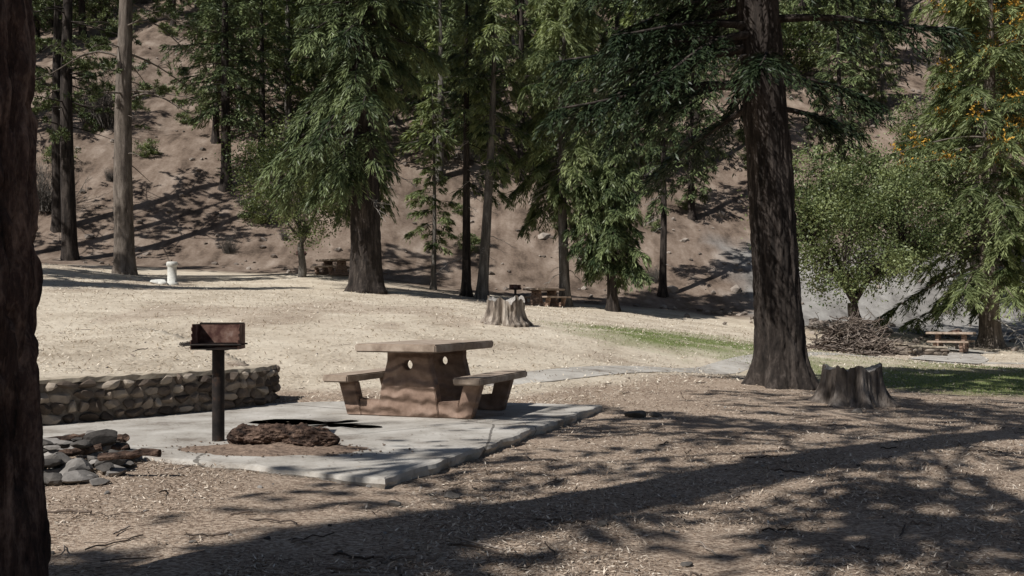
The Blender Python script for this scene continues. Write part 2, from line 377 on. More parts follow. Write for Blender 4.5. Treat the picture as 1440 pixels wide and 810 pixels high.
def oak(name,H,R,tr,mats,seed,c0=.35,ncl=130,nlf=170,lsz=.13):
    global rng
    rng=np.random.default_rng(seed);mb=MB();cz=H*(c0+1)/2;hz=H*(1-c0)/2
    fork=np.array([rng.uniform(-.15,.15),rng.uniform(-.15,.15),H*c0*.75])
    s=np.linspace(0,1,8)[:,None]
    P=np.array([0,0,-.3])+(fork+[0,0,.3])*s;P[:,0]+=.08*np.sin(s[:,0]*5)
    tube(mb,P,tr*(1.35-.5*s[:,0]),10,0,rough=.06)
    cl=unit(rng.normal(size=(ncl,3)))*(rng.uniform(.25,1,(ncl,1))**.45)
    lum=1+.5*(fbm(cl[:,0]*1.5+seed,cl[:,1]*1.5,cl[:,2]*1.5,2)-.5)*2
    cl=cl*lum[:,None]*np.array([R,R,hz])+[0,0,cz];cl[:,2]=np.maximum(cl[:,2],H*c0*.8)
    nm=7;mains=[]
    for m_ in range(nm):
        az=m_/nm*TAU+rng.uniform(-.3,.3);e=fork+np.array([math.cos(az)*R*.55,math.sin(az)*R*.55,hz*rng.uniform(.5,1.5)])
        p=fork+(e-fork)*s+np.array([0,0,1.])*(.25*np.sin(s*3.1))+rng.normal(size=(8,3))*.04
        p[0]=fork;tube(mb,p,tr*.5*(1-.75*s[:,0]),6,0);mains.append(p)
    allp=np.concatenate([p[2:] for p in mains])
    for c in cl:
        d=np.linalg.norm(allp-c,axis=1);a=allp[np.argmin(d)];ss=np.linspace(0,1,5)[:,None]
        tube(mb,a+(c-a)*ss+rng.normal(size=(5,3))*.03+np.array([0,0,.1])*np.sin(ss*3.1),.016*tr/.15*(1-.7*ss[:,0])+.004,3,0)
    n=ncl*nlf;sz=np.repeat(rng.uniform(.22,.5,ncl)*R/3,nlf)[:,None]
    P=np.repeat(cl,nlf,0)+rng.normal(size=(n,3))*sz*np.array([1,1,.7])
    v_=np.clip(np.repeat(rng.uniform(.1,.9,ncl),nlf)+rng.normal(size=n)*.15,0,1)
    leaves(mb,P,rng.normal(size=(n,3)),lsz*rng.uniform(.6,1.2,n),lsz*.55,1,v_,.3)
    return mb.mesh(name,mats)
fm=lambda bk,fo:[M[bk],M[fo],M['dead'],M['cones']]
def put(name,me,x,y,rz=0,s=1,dz=0): return link(name,me,(x,y,gz(x,y)+dz),rz,s)
fg=conifer('foreground_fir',21,.40,8.4,5.0,84,18,12,.42,.13,fm('bark_red','fol_dark'),seed=3,k=220,rows=420,amp=.06,freq=6,taper=.5,flare=.12,lump=.6,
   shape=lambda t:(1-t)**.45*np.clip(.55+t*4,0,1),dead=10,deadlow=.72,droop=.2,gap=.44)
put('fir_tree',fg,-2.34,4.0)
off1=conifer('near_fir',11,.3,3.5,2.4,70,18,10,.32,.09,fm('bark_dark','fol_dark'),seed=4)
put('fir_tree',off1,-8.0,-1.2)
off2=conifer('near_tall_fir',19,.3,8,3.6,52,14,9,.42,.13,fm('bark_dark','fol_dark'),seed=6,lump=.9,dead=14,gap=.5)
put('fir_tree',off2,-4.6,-4.2)
# big tree on the right
hero=conifer('big_fir',23,.40,4.7,2.45,160,50,32,.19,.028,fm('bark_dark','fol_dark'),droop=.45,lean=(-.075,.0),seed=8,k=120,rows=260,amp=.045,freq=5,taper=.42,flare=.5,flh=.35,
   dead=18,deadlow=.98,lump=.4,azb=math.pi,hang=.7,e0=.0,shape=lambda t:(1-t)**.7*min(1,.9+t*2)+.06)
put('fir_tree',hero,4.62,17.0)
A=pine('pine_a',24,.38,6,3.2,56,fm('bark_dark','fol_pine'),21,nW=.04)
put('pine_tree',A,-23.1,52)
Bp=pine('pine_b',25,.44,7.5,3.6,66,fm('bark_pine','fol_pine'),22,amp=.03,k=40,rows=90,nW=.035)
put('pine_tree',Bp,-17.1,44)
Cc=conifer('fir_c',21,.33,4.2,3.0,120,24,17,.44,.055,fm('bark_dark','fol_fir'),seed=23,lump=.4,hang=.6)
put('fir_tree',Cc,-17.8,62)
for x,y,r,s in [(-21.5,30,1,.9),(-25,34.5,2,.95),(-30,39,3,1.),(-25,27,2,1.)]: put('fir_tree',Cc,x,y,r,s)
Ee=conifer('fir_e',23,.66,5.0,3.3,180,34,27,.46,.045,fm('bark_dark','fol_fir'),seed=24,droop=.75,k=48,rows=110,amp=.05,freq=5,taper=.6,lump=.6,dead=26,deadlow=.8,hang=1.0,flare=.35,gap=.22)
put('fir_tree',Ee,-6.0,41)
F1=conifer('fir_thin',9.5,.12,2.2,1.3,60,16,13,.36,.048,fm('bark_grey','fol_light'),seed=25,lump=.5,hang=.7)
put('fir_tree',F1,-3.8,48)
F2=conifer('fir_slim',17,.2,5,1.9,80,20,16,.42,.048,fm('bark_dark','fol_fir'),seed=26,lump=.7,droop=.6,dead=14,hang=.9,gap=.28)
put('fir_tree',F2,-2.1,46)
F3=conifer('fir_leaning',16,.24,6,2.0,75,20,16,.42,.048,fm('bark_grey','fol_light'),seed=27,lump=.8,droop=.6,lean=(.045,0),dead=18,hang=.9,gap=.28)
put('fir_tree',F3,-1.35,45)
G=conifer('fir_g',18,.24,4.8,3.0,140,30,24,.46,.046,fm('bark_grey','fol_light'),seed=28,lump=.6,droop=.7,hang=1.0,dead=22,gap=.22)
put('fir_tree',G,2.45,46)
Hh=conifer('cedar_h',9.2,.22,2.1,1.8,130,26,24,.38,.045,fm('bark_dark','fol_fir'),seed=29,droop=.65,hang=1.1,lump=.4)
put('cedar_tree',Hh,4.55,45)
K=conifer('fir_k',21,.45,2.6,4.2,160,32,27,.46,.05,fm('bark_pine','fol_light'),seed=30,droop=.45,hang=.7,lump=.6,topcone=True,k=30,rows=70,amp=.03,dead=10,gap=.22)
put('fir_tree',K,21.6,45)
put('fir_tree',F2,8.3,55,2)
put('fir_tree',Cc,26,56,1.2,.9)
D=oak('oak_d',7.4,2.7,.16,[M['bark_grey'],M['fol_oak']],31,.3,ncl=150,nlf=170,lsz=.14)
put('oak_tree',D,-10.2,48)
J=oak('oak_j',8.4,3.9,.26,[M['bark_dark'],M['fol_oak']],32,.25,ncl=230,nlf=170,lsz=.15)
put('oak_tree',J,15.4,44.5)
put('pine_tree',A,-25.5,56,1.5,.9);put('pine_tree',A,-29,50,2.5)
# hillside forest (one group)
far=[conifer('far_fir_1',17,.28,2.5,2.7,80,14,11,.62,.09,fm('bark_dark','fol_fir'),seed=41,hang=.7,gap=.2),
     conifer('far_fir_2',20,.3,4,3.0,85,14,11,.62,.09,fm('bark_dark','fol_fir'),seed=42,droop=.6,lump=.5,hang=.8,gap=.25),
     conifer('far_fir_3',14,.22,2,2.4,70,14,11,.56,.09,fm('bark_grey','fol_light'),seed=43,lump=.6,hang=.7,gap=.2)]
faroak=oak('far_oak',6.5,3.2,.2,[M['bark_grey'],M['fol_oak']],44,.15,ncl=90,nlf=90,lsz=.26)
emp=bpy.data.objects.new('hillside_forest',None);sc.collection.objects.link(emp)
R2=np.random.default_rng(77);cnt=0;tries=0
taken=[]
while cnt<200 and tries<8000:
    tries+=1;y=R2.uniform(62,130);x=R2.uniform(-.62,.62)*y
    dens=fbm(np.array([x/14.]),np.array([y/14.]),0,2,12)[0]
    if y<74 and R2.random()<.65: continue
    if dens<.38+.1*(R2.random()-.5): continue
    if 16<x/y*60<26 and y<95 and R2.random()<.6: continue
    if any((x-a)**2+(y-b_)**2<7 for a,b_ in taken): continue
    taken.append((x,y));k=R2.random()
    me_=faroak if (k<.25 and y>70) else far[int(R2.integers(3))]
    link('tree',me_,(x,y,gz(x,y)-.2),R2.uniform(0,6),R2.uniform(.7,1.25),emp);cnt+=1
shr=oak('shrub',1.6,1.1,.05,[M['bark_grey'],M['fol_oak']],51,.05,ncl=40,nlf=60,lsz=.14)
def thicket(name,seed,n=150,H=2.6,R=1.6):
    global rng
    rng=np.random.default_rng(seed);mb=MB()
    for i in range(n):
        a=np.array([rng.normal()*R*.25,rng.normal()*R*.25,-.1]);az=rng.uniform(0,TAU);s=np.linspace(0,1,5)[:,None];h=H*rng.uniform(.4,1)
        d=np.array([math.cos(az)*R*rng.uniform(.2,1),math.sin(az)*R*rng.uniform(.2,1),h])
        p=a+d*s+rng.normal(size=(5,3))*.08*s;tube(mb,p,.022*(1-.7*s[:,0]),3,0)
        for q in range(6):
            o=p[rng.integers(1,5)];dd=unit(d+rng.normal(size=3)*1.2)*rng.uniform(.2,.6)
            tube(mb,o+dd*np.linspace(0,1,3)[:,None]+rng.normal(size=(3,3))*.03,.008,3,0)
    return mb.mesh(name,[M['bark_grey']])
th=thicket('dry_thicket',52)
e2=bpy.data.objects.new('hillside_shrubs',None);sc.collection.objects.link(e2)
for i in range(150):
    y=R2.uniform(56,120);x=R2.uniform(-.6,.6)*y
    if R2.random()<.5: link('shrub',shr,(x,y,gz(x,y)-.05),R2.uniform(0,6),R2.uniform(.3,1.0),e2)
    else: link('thicket',th,(x,y,gz(x,y)),R2.uniform(0,6),R2.uniform(.2,.45),e2)
for x,y,s in [(-27,58,1.1),(-15.5,54.5,.35),(-28,68,1.4)]:
    link('thicket',th,(x,y,gz(x,y)),x,s,e2)
# ------------------------------------------------------------------ concrete slab
m,nt,b=newmat('concrete_slab');v=mapping(nt)
f=noise_n(nt,v,1.6,8,.68);f3=noise_n(nt,v,.5,2);f2=noise_n(nt,v,30,4,.7)
s_=math_n(nt,'ADD',math_n(nt,'MULTIPLY',f,.65),math_n(nt,'ADD',math_n(nt,'MULTIPLY',f2,.2),math_n(nt,'MULTIPLY',f3,.2)))
c=ramp(nt,s_,[(.40,(.19,.162,.135)),(.49,(.36,.33,.29)),(.6,(.48,.45,.405)),(.72,(.57,.54,.495))])
vc=N(nt,'ShaderNodeTexVoronoi',feature='DISTANCE_TO_EDGE');vc.inputs['Scale'].default_value=.33
nt.links.new(mixc(nt,.12,v,noise_n(nt,v,3,4)),vc.inputs['Vector'])
cr=math_n(nt,'LESS_THAN',vc.outputs['Distance'],.003)
c=mixc(nt,math_n(nt,'MULTIPLY',cr,.75),c,(.08,.07,.06))
nt.links.new(c,b.inputs['Base Color']);b.inputs['Roughness'].default_value=.92
bump(nt,b,math_n(nt,'SUBTRACT',math_n(nt,'ADD',f,math_n(nt,'MULTIPLY',f2,.3)),cr),.5,.012)
M['conc']=m
rng=np.random.default_rng(100)
mb=MB();out=[]
n=len(slab_poly)
for i in range(n):
    a=slab_poly[i];b_=slab_poly[(i+1)%n];L=np.linalg.norm(b_-a);k=max(2,int(L/.05))
    nr=np.array([(b_-a)[1],-(b_-a)[0]])/L
    for q in range(k):
        p=a+(b_-a)*q/k;w=.085*(fbm(p[0]*2.5,p[1]*2.5,0,5,4)-.5)*2;out.append(p+nr*w)
out=np.array(out);k=len(out);c=out.mean(0)
def ring(inset,z,jit=0):
    q=out+(c-out)/np.linalg.norm(c-out,axis=1,keepdims=True)*(inset+jit*1.2*(fbm(out[:,0]*9,out[:,1]*9,z*30,3,2)-.5))[:,None]
    return np.column_stack([q,z+jit*(fbm(out[:,0]*7,out[:,1]*7,0,3,9)-.5)])
rings=[ring(.06,-.35),ring(.05,-.13,.05),ring(.02,-.08,.04),ring(.0,-.04,.03),ring(.012,-.01,.02),ring(.04,0,.004),ring(.4,0),ring(1.5,0),ring(3,0)]
V=np.concatenate(rings+[np.array([[c[0],c[1],0]])])
Fq=[(r*k+j,r*k+(j+1)%k,(r+1)*k+(j+1)%k,(r+1)*k+j) for r in range(len(rings)-1) for j in range(k)]
mb.add(V,Fq)
mb.add(V,[((len(rings)-1)*k+j,(len(rings)-1)*k+(j+1)%k,len(rings)*k) for j in range(k)])
link('concrete_slab',mb.mesh('concrete_slab',[M['conc']],False))
def strip(name,pts,w,mat,dz=.03):
    pts=np.array(pts,float);t=np.linspace(0,len(pts)-1,200)
    i0=np.clip(t.astype(int),0,len(pts)-2);f=(t-i0)
    P=[]
    for a,u in zip(i0,f):
        p0=pts[max(a-1,0)];p1=pts[a];p2=pts[a+1];p3=pts[min(a+2,len(pts)-1)]
        P.append(.5*((2*p1)+(-p0+p2)*u+(2*p0-5*p1+4*p2-p3)*u*u+(-p0+3*p1-3*p2+p3)*u**3))
    P=np.array(P);T=unit(np.gradient(P,axis=0));Nn=np.stack([-T[:,1],T[:,0]],1)
    rows=[]
    for o in (-.5,-.5,-.25,0,.25,.5,.5):
        q=P+Nn*w*o;z=ground(q[:,0],q[:,1],False)+dz+.012*(abs(o)<.4);rows.append([q,z])
    rows[0][1]=rows[0][1]-.12;rows[-1][1]=rows[-1][1]-.12
    V=np.stack([np.column_stack(r) for r in rows],1).reshape(-1,3);n=len(rows)
    F=[(n*i+j,n*i+j+1,n*i+n+j+1,n*i+n+j) for i in range(len(P)-1) for j in range(n-1)]
    mb=MB();mb.add(V,F);return link(name,mb.mesh(name,[mat],False))
strip('concrete_path',[(-.6,15.0),(0.8,16.6),(3.2,20),(6.5,25),(10,29.5),(14,33),(19,35),(27,36)],.85,M['conc'],.006)
strip('concrete_path',[(14.5,33.5),(16.5,37),(18.5,41.8),(20,43)],2.2,M['conc'],.03)
# ------------------------------------------------------------------ stone wall
M['stone']=simple('field_stone',[(.2,(.06,.046,.037)),(.5,(.18,.14,.11)),(.8,(.40,.34,.275))],9,.6,.015,usevar=.6)
M['mortar']=simple('mortar',[(.3,(.09,.075,.06)),(.7,(.24,.20,.165))],14)
M['cap']=simple('wall_cap',[(.3,(.28,.23,.17)),(.7,(.52,.45,.35))],10)
def stonewall(name,pts,h,thick=.34,z0=None,st=.17,cap=True):
    global rng
    mb=MB();pts=np.array(pts,float);seg=np.linalg.norm(np.diff(pts,axis=0),axis=1);cum=np.concatenate([[0],np.cumsum(seg)]);L=cum[-1]
    at=lambda s:np.array([np.interp(s,cum,pts[:,0]),np.interp(s,cum,pts[:,1])])
    ss=np.linspace(0,L,int(L/.1));P=np.array([at(s) for s in ss]);T=unit(np.gradient(P,axis=0));Nn=np.stack([-T[:,1],T[:,0]],1)
    zb=np.array([z0 if z0 is not None else gz(*p)-.05 for p in P])
    def sect(offs): return np.stack([np.column_stack([P+Nn*o,zb+z]) for o,z in offs],1)
    t=thick
    S=sect([(-t*.5+.035,-.3),(-t*.5+.035,h-.04),(t*.5-.035,h-.04),(t*.5-.035,-.3)]);m=len(P)
    F=[(4*i+j,4*i+(j+1)%4,4*i+4+(j+1)%4,4*i+4+j) for i in range(m-1) for j in range(4)]
    mb.add(S.reshape(-1,3),F,1);mb.add(S[-1],[(0,1,2,3)],1);mb.add(S[0],[(0,1,2,3)],1)
    S=sect([(-t*.5+.01,h-.05),(-t*.5+.02,h),(0,h+.012),(t*.5,h),(t*.5+.01,h-.05)])
    S+=rng.normal(size=S.shape)*.006
    F=[(5*i+j,5*i+(j+1)%5,5*i+5+(j+1)%5,5*i+5+j) for i in range(m-1) for j in range(5)]
    mb.add(S.reshape(-1,3),F,2);mb.add(S[-1],[(0,1,2,3,4)],2)
    for side in (-1,1):
        z=.0
        while z<h-.1:
            rh=rng.uniform(.10,.15);s=rng.uniform(0,.1)
            if z+rh>h-.02: rh=h-.02-z
            while s<L:
                w=rng.uniform(.5,1.6)*st;p=at(min(s+w/2,L));i=min(int((s+w/2)/L*(m-1)),m-1);n_=Nn[i];a=math.atan2(T[i][1],T[i][0])
                hh=rh*rng.uniform(.85,1.2)
                c=np.array([*(p+n_*side*(t*.5-.045)),min(zb[i]+z+rh/2+rng.uniform(-.02,.02),zb[i]+h-.01-hh*.55)])
                rock(mb,c,(w*.55,.08,hh*.55),2,.3,0,None,a);s+=w*.97
            z+=rh*.97
    for k in range(8):
        p=P[-1]+T[-1]*(.02)+Nn[-1]*rng.uniform(-t*.4,t*.4)
        rock(mb,(p[0],p[1],zb[-1]+.06+rng.random()*(h-.16)),(.07,.08,.08),2,.3)
    return link(name,mb.mesh(name,[M['stone'],M['mortar'],M['cap']],False))
stonewall('stone_wall',wall_pts[:-1],.47,z0=0.0)
stonewall('stone_wall',[(14.3,36.5),(15.2,37.3),(16.3,37.6)],.42,.5,st=.3)
# ------------------------------------------------------------------ picnic tables
def mk_table_mats():
    out=[]
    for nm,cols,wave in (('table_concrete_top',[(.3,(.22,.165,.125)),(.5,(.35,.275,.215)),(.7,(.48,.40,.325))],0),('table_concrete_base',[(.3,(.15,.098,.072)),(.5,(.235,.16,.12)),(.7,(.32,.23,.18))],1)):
        m,nt,b=newmat(nm);v=mapping(nt);f=noise_n(nt,v,6,6,.65)
        nt.links.new(ramp(nt,f,cols),b.inputs['Base Color']);b.inputs['Roughness'].default_value=.88
        fine=noise_n(nt,v,70,4,.7)
        hh=math_n(nt,'MULTIPLY',fine,.25)
        if wave:
            w=N(nt,'ShaderNodeTexWave',bands_direction='Z');w.inputs['Scale'].default_value=2.2;w.inputs['Distortion'].default_value=7;w.inputs['Detail'].default_value=2;w.inputs['Detail Scale'].default_value=1.2
            nt.links.new(v,w.inputs['Vector']);hh=math_n(nt,'ADD',hh,w.outputs['Fac'])
            bump(nt,b,hh,.8,.04)
        else: bump(nt,b,math_n(nt,'ADD',hh,f),.5,.012)
        out.append(m)
    return out
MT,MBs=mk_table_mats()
def slabmesh(name,sx,sy,z0,z1,seed):
    bm=bmesh.new()
    bmesh.ops.create_cube(bm,size=1)
    for v in bm.verts: v.co=Vector((v.co.x*sx,v.co.y*sy,z0+(v.co.z+.5)*(z1-z0)))
    bmesh.ops.bevel(bm,geom=bm.edges[:],offset=.014,segments=2,affect='EDGES')
    bmesh.ops.subdivide_edges(bm,edges=[e for e in bm.edges if e.calc_length()>.2],cuts=26,use_grid_fill=True)
    for v in bm.verts:
        c=v.co;n=float(fbm(np.array([c.x*6+seed]),np.array([c.y*6]),np.array([c.z*12]),3)[0])-.5
        n=n*.026
        ex=abs(abs(c.x)-sx/2)<.03;ey=abs(abs(c.y)-sy/2)<.03
        if ex: v.co.x+=n*math.copysign(1,c.x)
        if ey: v.co.y+=n*math.copysign(1,c.y)
        if not(ex or ey): v.co.z+=n*.15
    me=bpy.data.meshes.new(name);bm.to_mesh(me);bm.free();me.materials.append(MT)
    for p in me.polygons:p.use_smooth=False
    return me
def prism(mb,o,y0,y1):
    o=np.array(o,float);n=len(o)
    V=np.concatenate([np.column_stack([o[:,0],np.full(n,y0),o[:,1]]),np.column_stack([o[:,0],np.full(n,y1),o[:,1]])])
    mb.add(V,np.array([[i,(i+1)%n,n+(i+1)%n,n+i] for i in range(n)]));
    mb.add(V[:n],np.array([list(range(n))[::-1]]));mb.add(V[n:],np.array([list(range(n))]))
def framemesh():
    mb=MB()
    po=np.array([(-.37,0),(.37,0),(.33,.3),(.25,.62),(.25,.718),(-.25,.718),(-.25,.62),(-.33,.3)])
    c=np.array([0,.575]);r=.055
    angs=sorted(list(np.arange(40)/40*TAU)+[math.atan2(p[1]-c[1],p[0]-c[0])%TAU for p in po]);O=[];I=[]
    for a in angs:
        d=np.array([math.cos(a),math.sin(a)]);best=9
        for i in range(len(po)):
            p=po[i];q=po[(i+1)%len(po)];e=q-p;den=d[0]*e[1]-d[1]*e[0]
            if abs(den)<1e-9: continue
            w=p-c;t=(w[0]*e[1]-w[1]*e[0])/den;u=(w[0]*d[1]-w[1]*d[0])/den
            if t>1e-6 and -1e-6<=u<=1+1e-6: best=min(best,t)
        O.append(c+d*best);I.append(c+d*r)
    O=np.array(O);I=np.array(I);n=len(O);h=.07
    ring=lambda A,y:np.column_stack([A[:,0],np.full(n,y),A[:,1]])
    V=np.concatenate([ring(O,-h),ring(I,-h),ring(I,h),ring(O,h)])
    F=[(r_*n+j,r_*n+(j+1)%n,((r_+1)%4)*n+(j+1)%n,((r_+1)%4)*n+j) for r_ in range(4) for j in range(n)]
    mb.add(V,F)
    for s in (1,-1):
        prism(mb,[(s*.34,0),(s*.60,0),(s*.60,.19),(s*.35,.17)][::s],-.05,.05)
        prism(mb,[(s*.57,0),(s*.75,0),(s*.86,.375),(s*.66,.375)][::s],-.065,.065)
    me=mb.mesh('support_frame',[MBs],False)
    bm=bmesh.new();bm.from_mesh(me);bmesh.ops.remove_doubles(bm,verts=bm.verts,dist=.0005);bmesh.ops.recalc_face_normals(bm,faces=bm.faces)
    ed=[e for e in bm.edges if len(e.link_faces)==2 and e.calc_face_angle()>.6]
    bmesh.ops.bevel(bm,geom=ed,offset=.009,segments=2,affect='EDGES',clamp_overlap=True)
    bm.to_mesh(me);bm.free();return me
top_me=slabmesh('table_top',.96,1.80,.722,.812,3);bench_me=slabmesh('bench_seat',.32,1.58,.378,.457,7);fr_me=framemesh()
def table(x,y,z,rz,s=1):
    e=bpy.data.objects.new('picnic_table',None);sc.collection.objects.link(e);e.location=(x,y,z);e.rotation_euler=(0,0,rz);e.scale=(s,)*3
    link('table_top',top_me,parent=e)
    for sx in (-1,1): link('bench_seat',bench_me,(sx*.785,0,0),parent=e)
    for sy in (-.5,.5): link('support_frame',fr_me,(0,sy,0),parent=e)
a19=math.radians(19)
table(-1.13+.5*math.sin(a19),11.05+.5*math.cos(a19),0.002,-a19)
table(-8.9,50,gz(-8.9,50)-.02,.9);table(1.45,45,gz(1.45,45)-.02,-.8);table(18.3,41.5,gz(18.3,41.5)+.06,1.0)
# ------------------------------------------------------------------ grills
M['iron']=simple('rusty_iron',[(.3,(.012,.011,.011)),(.55,(.035,.028,.025)),(.75,(.10,.055,.035))],9,.3,.004,.6,metal=.4)
M['rust']=simple('rust_inside',[(.3,(.03,.018,.016)),(.46,(.09,.04,.032)),(.58,(.22,.13,.10)),(.7,(.36,.27,.23))],5,.3,.004,.75,metal=.1)
def boxm(mb,x0,x1,y0,y1,z0,z1,mat=0):
    V=np.array([(x,y,z) for z in (z0,z1) for y in (y0,y1) for x in (x0,x1)])
    F=np.array([(0,2,3,1),(4,5,7,6),(0,1,5,4),(2,6,7,3),(0,4,6,2),(1,3,7,5)]);mb.add(V,F,mat)
def grill_parts():
    out=[]
    mb=MB();tube(mb,[(0,0,-.1),(0,0,.4),(0,0,.83)],[.055]*3,20,0,cap=True);boxm(mb,-.09,.09,-.09,.09,.815,.825);out.append(('post',mb.mesh('grill_post',[M['iron']],True)))
    mb=MB()
    boxm(mb,-.2,.2,-.19,.19,.826,.834,0)
    boxm(mb,-.2,.2,.19,.196,.826,1.05,1)
    boxm(mb,-.2,.2,.186,.2,1.05,1.062,0)
    for s in (-1,1):
        x0,x1=(s*.2,s*.206) if s>0 else (-.206,-.2)
        o=[(-.19,.826),(.19,.826),(.19,1.05),(-.12,1.05),(-.12,1.02),(-.155,1.02),(-.155,.99),(-.12,.99),(-.12,.965),(-.16,.965),(-.16,.94),(-.13,.94),(-.13,.91),(-.19,.91)]
        o=np.array(o);n=len(o)
        V=np.concatenate([np.column_stack([np.full(n,x0),o]),np.column_stack([np.full(n,x1),o])])
        mb.add(V,np.array([[i,(i+1)%n,n+(i+1)%n,n+i] for i in range(n)]),1)
        mb.add(V[:n],np.array([list(range(n))]),1);mb.add(V[n:],np.array([list(range(n))[::-1]]),1)
    out.append(('firebox',mb.mesh('grill_firebox',[M['iron'],M['rust']],False)))
    mb=MB()
    for i in range(15):
        x=-.17+i*.34/14;tube(mb,[(x,-.2,.875),(x,0,.875),(x,.18,.875)],.006,5,0)
    for y in (-.2,-.02,.17): tube(mb,[(-.27,y,.868),(0,y,.868),(.23,y,.868)],.008,5,0)
    for y in (-.15,.12):
        s=np.linspace(0,1,40);tube(mb,np.column_stack([-.2-.1*s,y+.016*np.cos(s*40),.875+.016*np.sin(s*40)]),.004,4,0)
        tube(mb,[(-.2,y,.875),(-.26,y,.875),(-.31,y,.875)],.007,5,0)
    out.append(('grate',mb.mesh('grill_grate',[M['iron']],True)))
    return out
gp=grill_parts()
def grill(x,y,z,rz):
    e=bpy.data.objects.new('barbecue_grill',None);sc.collection.objects.link(e);e.location=(x,y,z);e.rotation_euler=(0,0,rz)
    for n_,m_ in gp: link(n_,m_,parent=e)
grill(-2.64,8.95,0,math.radians(6))
grill(-10.9,51.5,gz(-10.9,51.5),.5)
grill(.15,44.5,gz(.15,44.5)-.2,.5);grill(19.2,43,gz(19.2,43)-.2,-.5)
# ------------------------------------------------------------------ log with dirt on slab
rng=np.random.default_rng(200)
M['logw']=simple('rotten_log',[(.36,(.015,.010,.008)),(.5,(.065,.040,.029)),(.7,(.20,.135,.10))],16,.9,.04,.95,stretch=(.5,1,1))
M['dirt']=simple('red_dirt',[(.3,(.10,.068,.05)),(.7,(.30,.22,.165))],26,.8,.02)
s=np.linspace(0,1,110);th_=np.arange(64)/64*TAU
Sg,Tg=np.meshgrid(s,th_,indexing='ij')
env=np.clip(np.minimum(Sg/.16,(1-Sg)/.2),0,1)**.55
r=.112*(1.1-.2*Sg)*env*(1+.55*(fbm(np.cos(Tg)*2,np.sin(Tg)*2,Sg*9,4,2)-.5)*2)+.05*(fbm(np.cos(Tg)*7,np.sin(Tg)*7,Sg*30,4,7)-.5)*env
V=np.stack([Sg*1.02-.51,r*1.15*np.cos(Tg)+.03*np.sin(Sg*5),.07+r*.9*np.sin(Tg)],-1).reshape(-1,3);k=64
i=np.arange(109)[:,None]*k;j=np.arange(k)[None];j2=(j+1)%k
mb=MB();mb.add(V,np.stack([i+j,i+j2,i+k+j2,i+k+j],-1).reshape(-1,4),0)
for q in range(150):
    a=rng.uniform(-.40,.34);b_=rng.uniform(0,math.pi);L=rng.uniform(.03,.1)
    p=np.array([a,.105*math.cos(b_),.07+.09*math.sin(b_)]);dz_=rng.normal()*.01;tube(mb,[p,p+[L*.5,rng.normal()*.01,dz_],p+[L,.0,dz_]],[.010,.011,.003],5,0,rough=.3)
link('decayed_log',mb.mesh('decayed_log',[M['logw']],False),(-1.95,8.5,.01),math.radians(-8))
g=np.linspace(-1,1,90);GX,GY=np.meshgrid(g,g);rr=np.hypot(GX,GY)+.5*(fbm(GX*2.5,GY*2.5,0,4,8)-.5)
zz=.05*np.clip(1-rr,0,1)**.8*(.3+1.4*fbm(GX*7,GY*7,0,4,3))-.004
mb=MB();i=np.arange(89)[:,None]*90+np.arange(89)[None]
mb.add(np.stack([GX*.8,GY*.42,zz],-1).reshape(-1,3),np.stack([i,i+1,i+91,i+90],-1).reshape(-1,4))
for q in range(500):
    a=rng.normal()*.4;b_=rng.normal()*.2;w=rng.uniform(.004,.018);rock(mb,(a,b_,w*.4),(w,w*.8,w*.5),1,.3)
link('dirt_mound',mb.mesh('dirt_mound',[M['dirt']]),(-2.0,8.40,.003),math.radians(-8))
# ------------------------------------------------------------------ stumps
M['stump']=simple('weathered_wood',[(.34,(.06,.047,.038)),(.5,(.22,.18,.145)),(.68,(.44,.385,.325))],7,.9,.05,stretch=(1,1,.2))
M['stump_shade']=simple('shade_weathered_wood',[(.32,(.03,.024,.02)),(.5,(.12,.098,.082)),(.7,(.28,.24,.205))],7,.9,.05,stretch=(1,1,.2))  # darker copy of the stump wood: shade on the right stump put into colour
def stump(name,x,y,r,h,seed,mat):
    global rng
    rng=np.random.default_rng(seed);mb=MB();k=120;rows=50
    z=np.linspace(-.2,h,rows);t=np.arange(k)/k*TAU;Zg,Tg=np.meshgrid(z,t,indexing='ij')
    n=fbm(np.cos(Tg)*4+seed,np.sin(Tg)*4,Zg*1.2,4);rt=np.sin(4*Tg+seed)+.6*np.sin(7*Tg+2*seed)
    fl=np.exp(-np.clip(Zg,0,9)/(h*.28))
    R_=r*(.82+.13*fl*rt+.35*fl)*(1+.5*(n-.5));tp=.3*h*(fbm(np.cos(Tg)*3.2,np.sin(Tg)*3.2,seed,4)-.5)
    R_-= .10*r*np.clip(1-np.abs(fbm(np.cos(Tg)*6,np.sin(Tg)*6,Zg*.6,3,4)-.5)*7,0,1)
    V=np.stack([R_*np.cos(Tg),R_*np.sin(Tg),Zg+tp*np.clip(Zg/h,0,1)*2],-1)
    i=np.arange(rows-1)[:,None]*k;j=np.arange(k)[None];j2=(j+1)%k
    mb.add(V.reshape(-1,3),np.stack([i+j,i+j2,i+k+j2,i+k+j],-1).reshape(-1,4),0)
    rings=[V[-1]];cc=V[-1].mean(0)
    for q in (.85,.6,.35,.12):
        w=cc+(V[-1]-cc)*q;w[:,2]+=rng.normal(size=k)*.008-.03;rings.append(w)
    W=np.concatenate(rings+[cc[None]-[0,0,.03]]);F=[(a*k+b_,a*k+(b_+1)%k,(a+1)*k+(b_+1)%k,(a+1)*k+b_) for a in range(4) for b_ in range(k)]
    mb.add(W,F,1);mb.add(W,[(4*k+b_,4*k+(b_+1)%k,5*k) for b_ in range(k)],1)
    return put(name,mb.mesh(name,[mat,M['dead']]),x,y)
stump('tree_stump',-.18,25,.57,.64,5,M['stump'])
stump('tree_stump',4.98,14.6,.50,.52,9,M['stump_shade'])
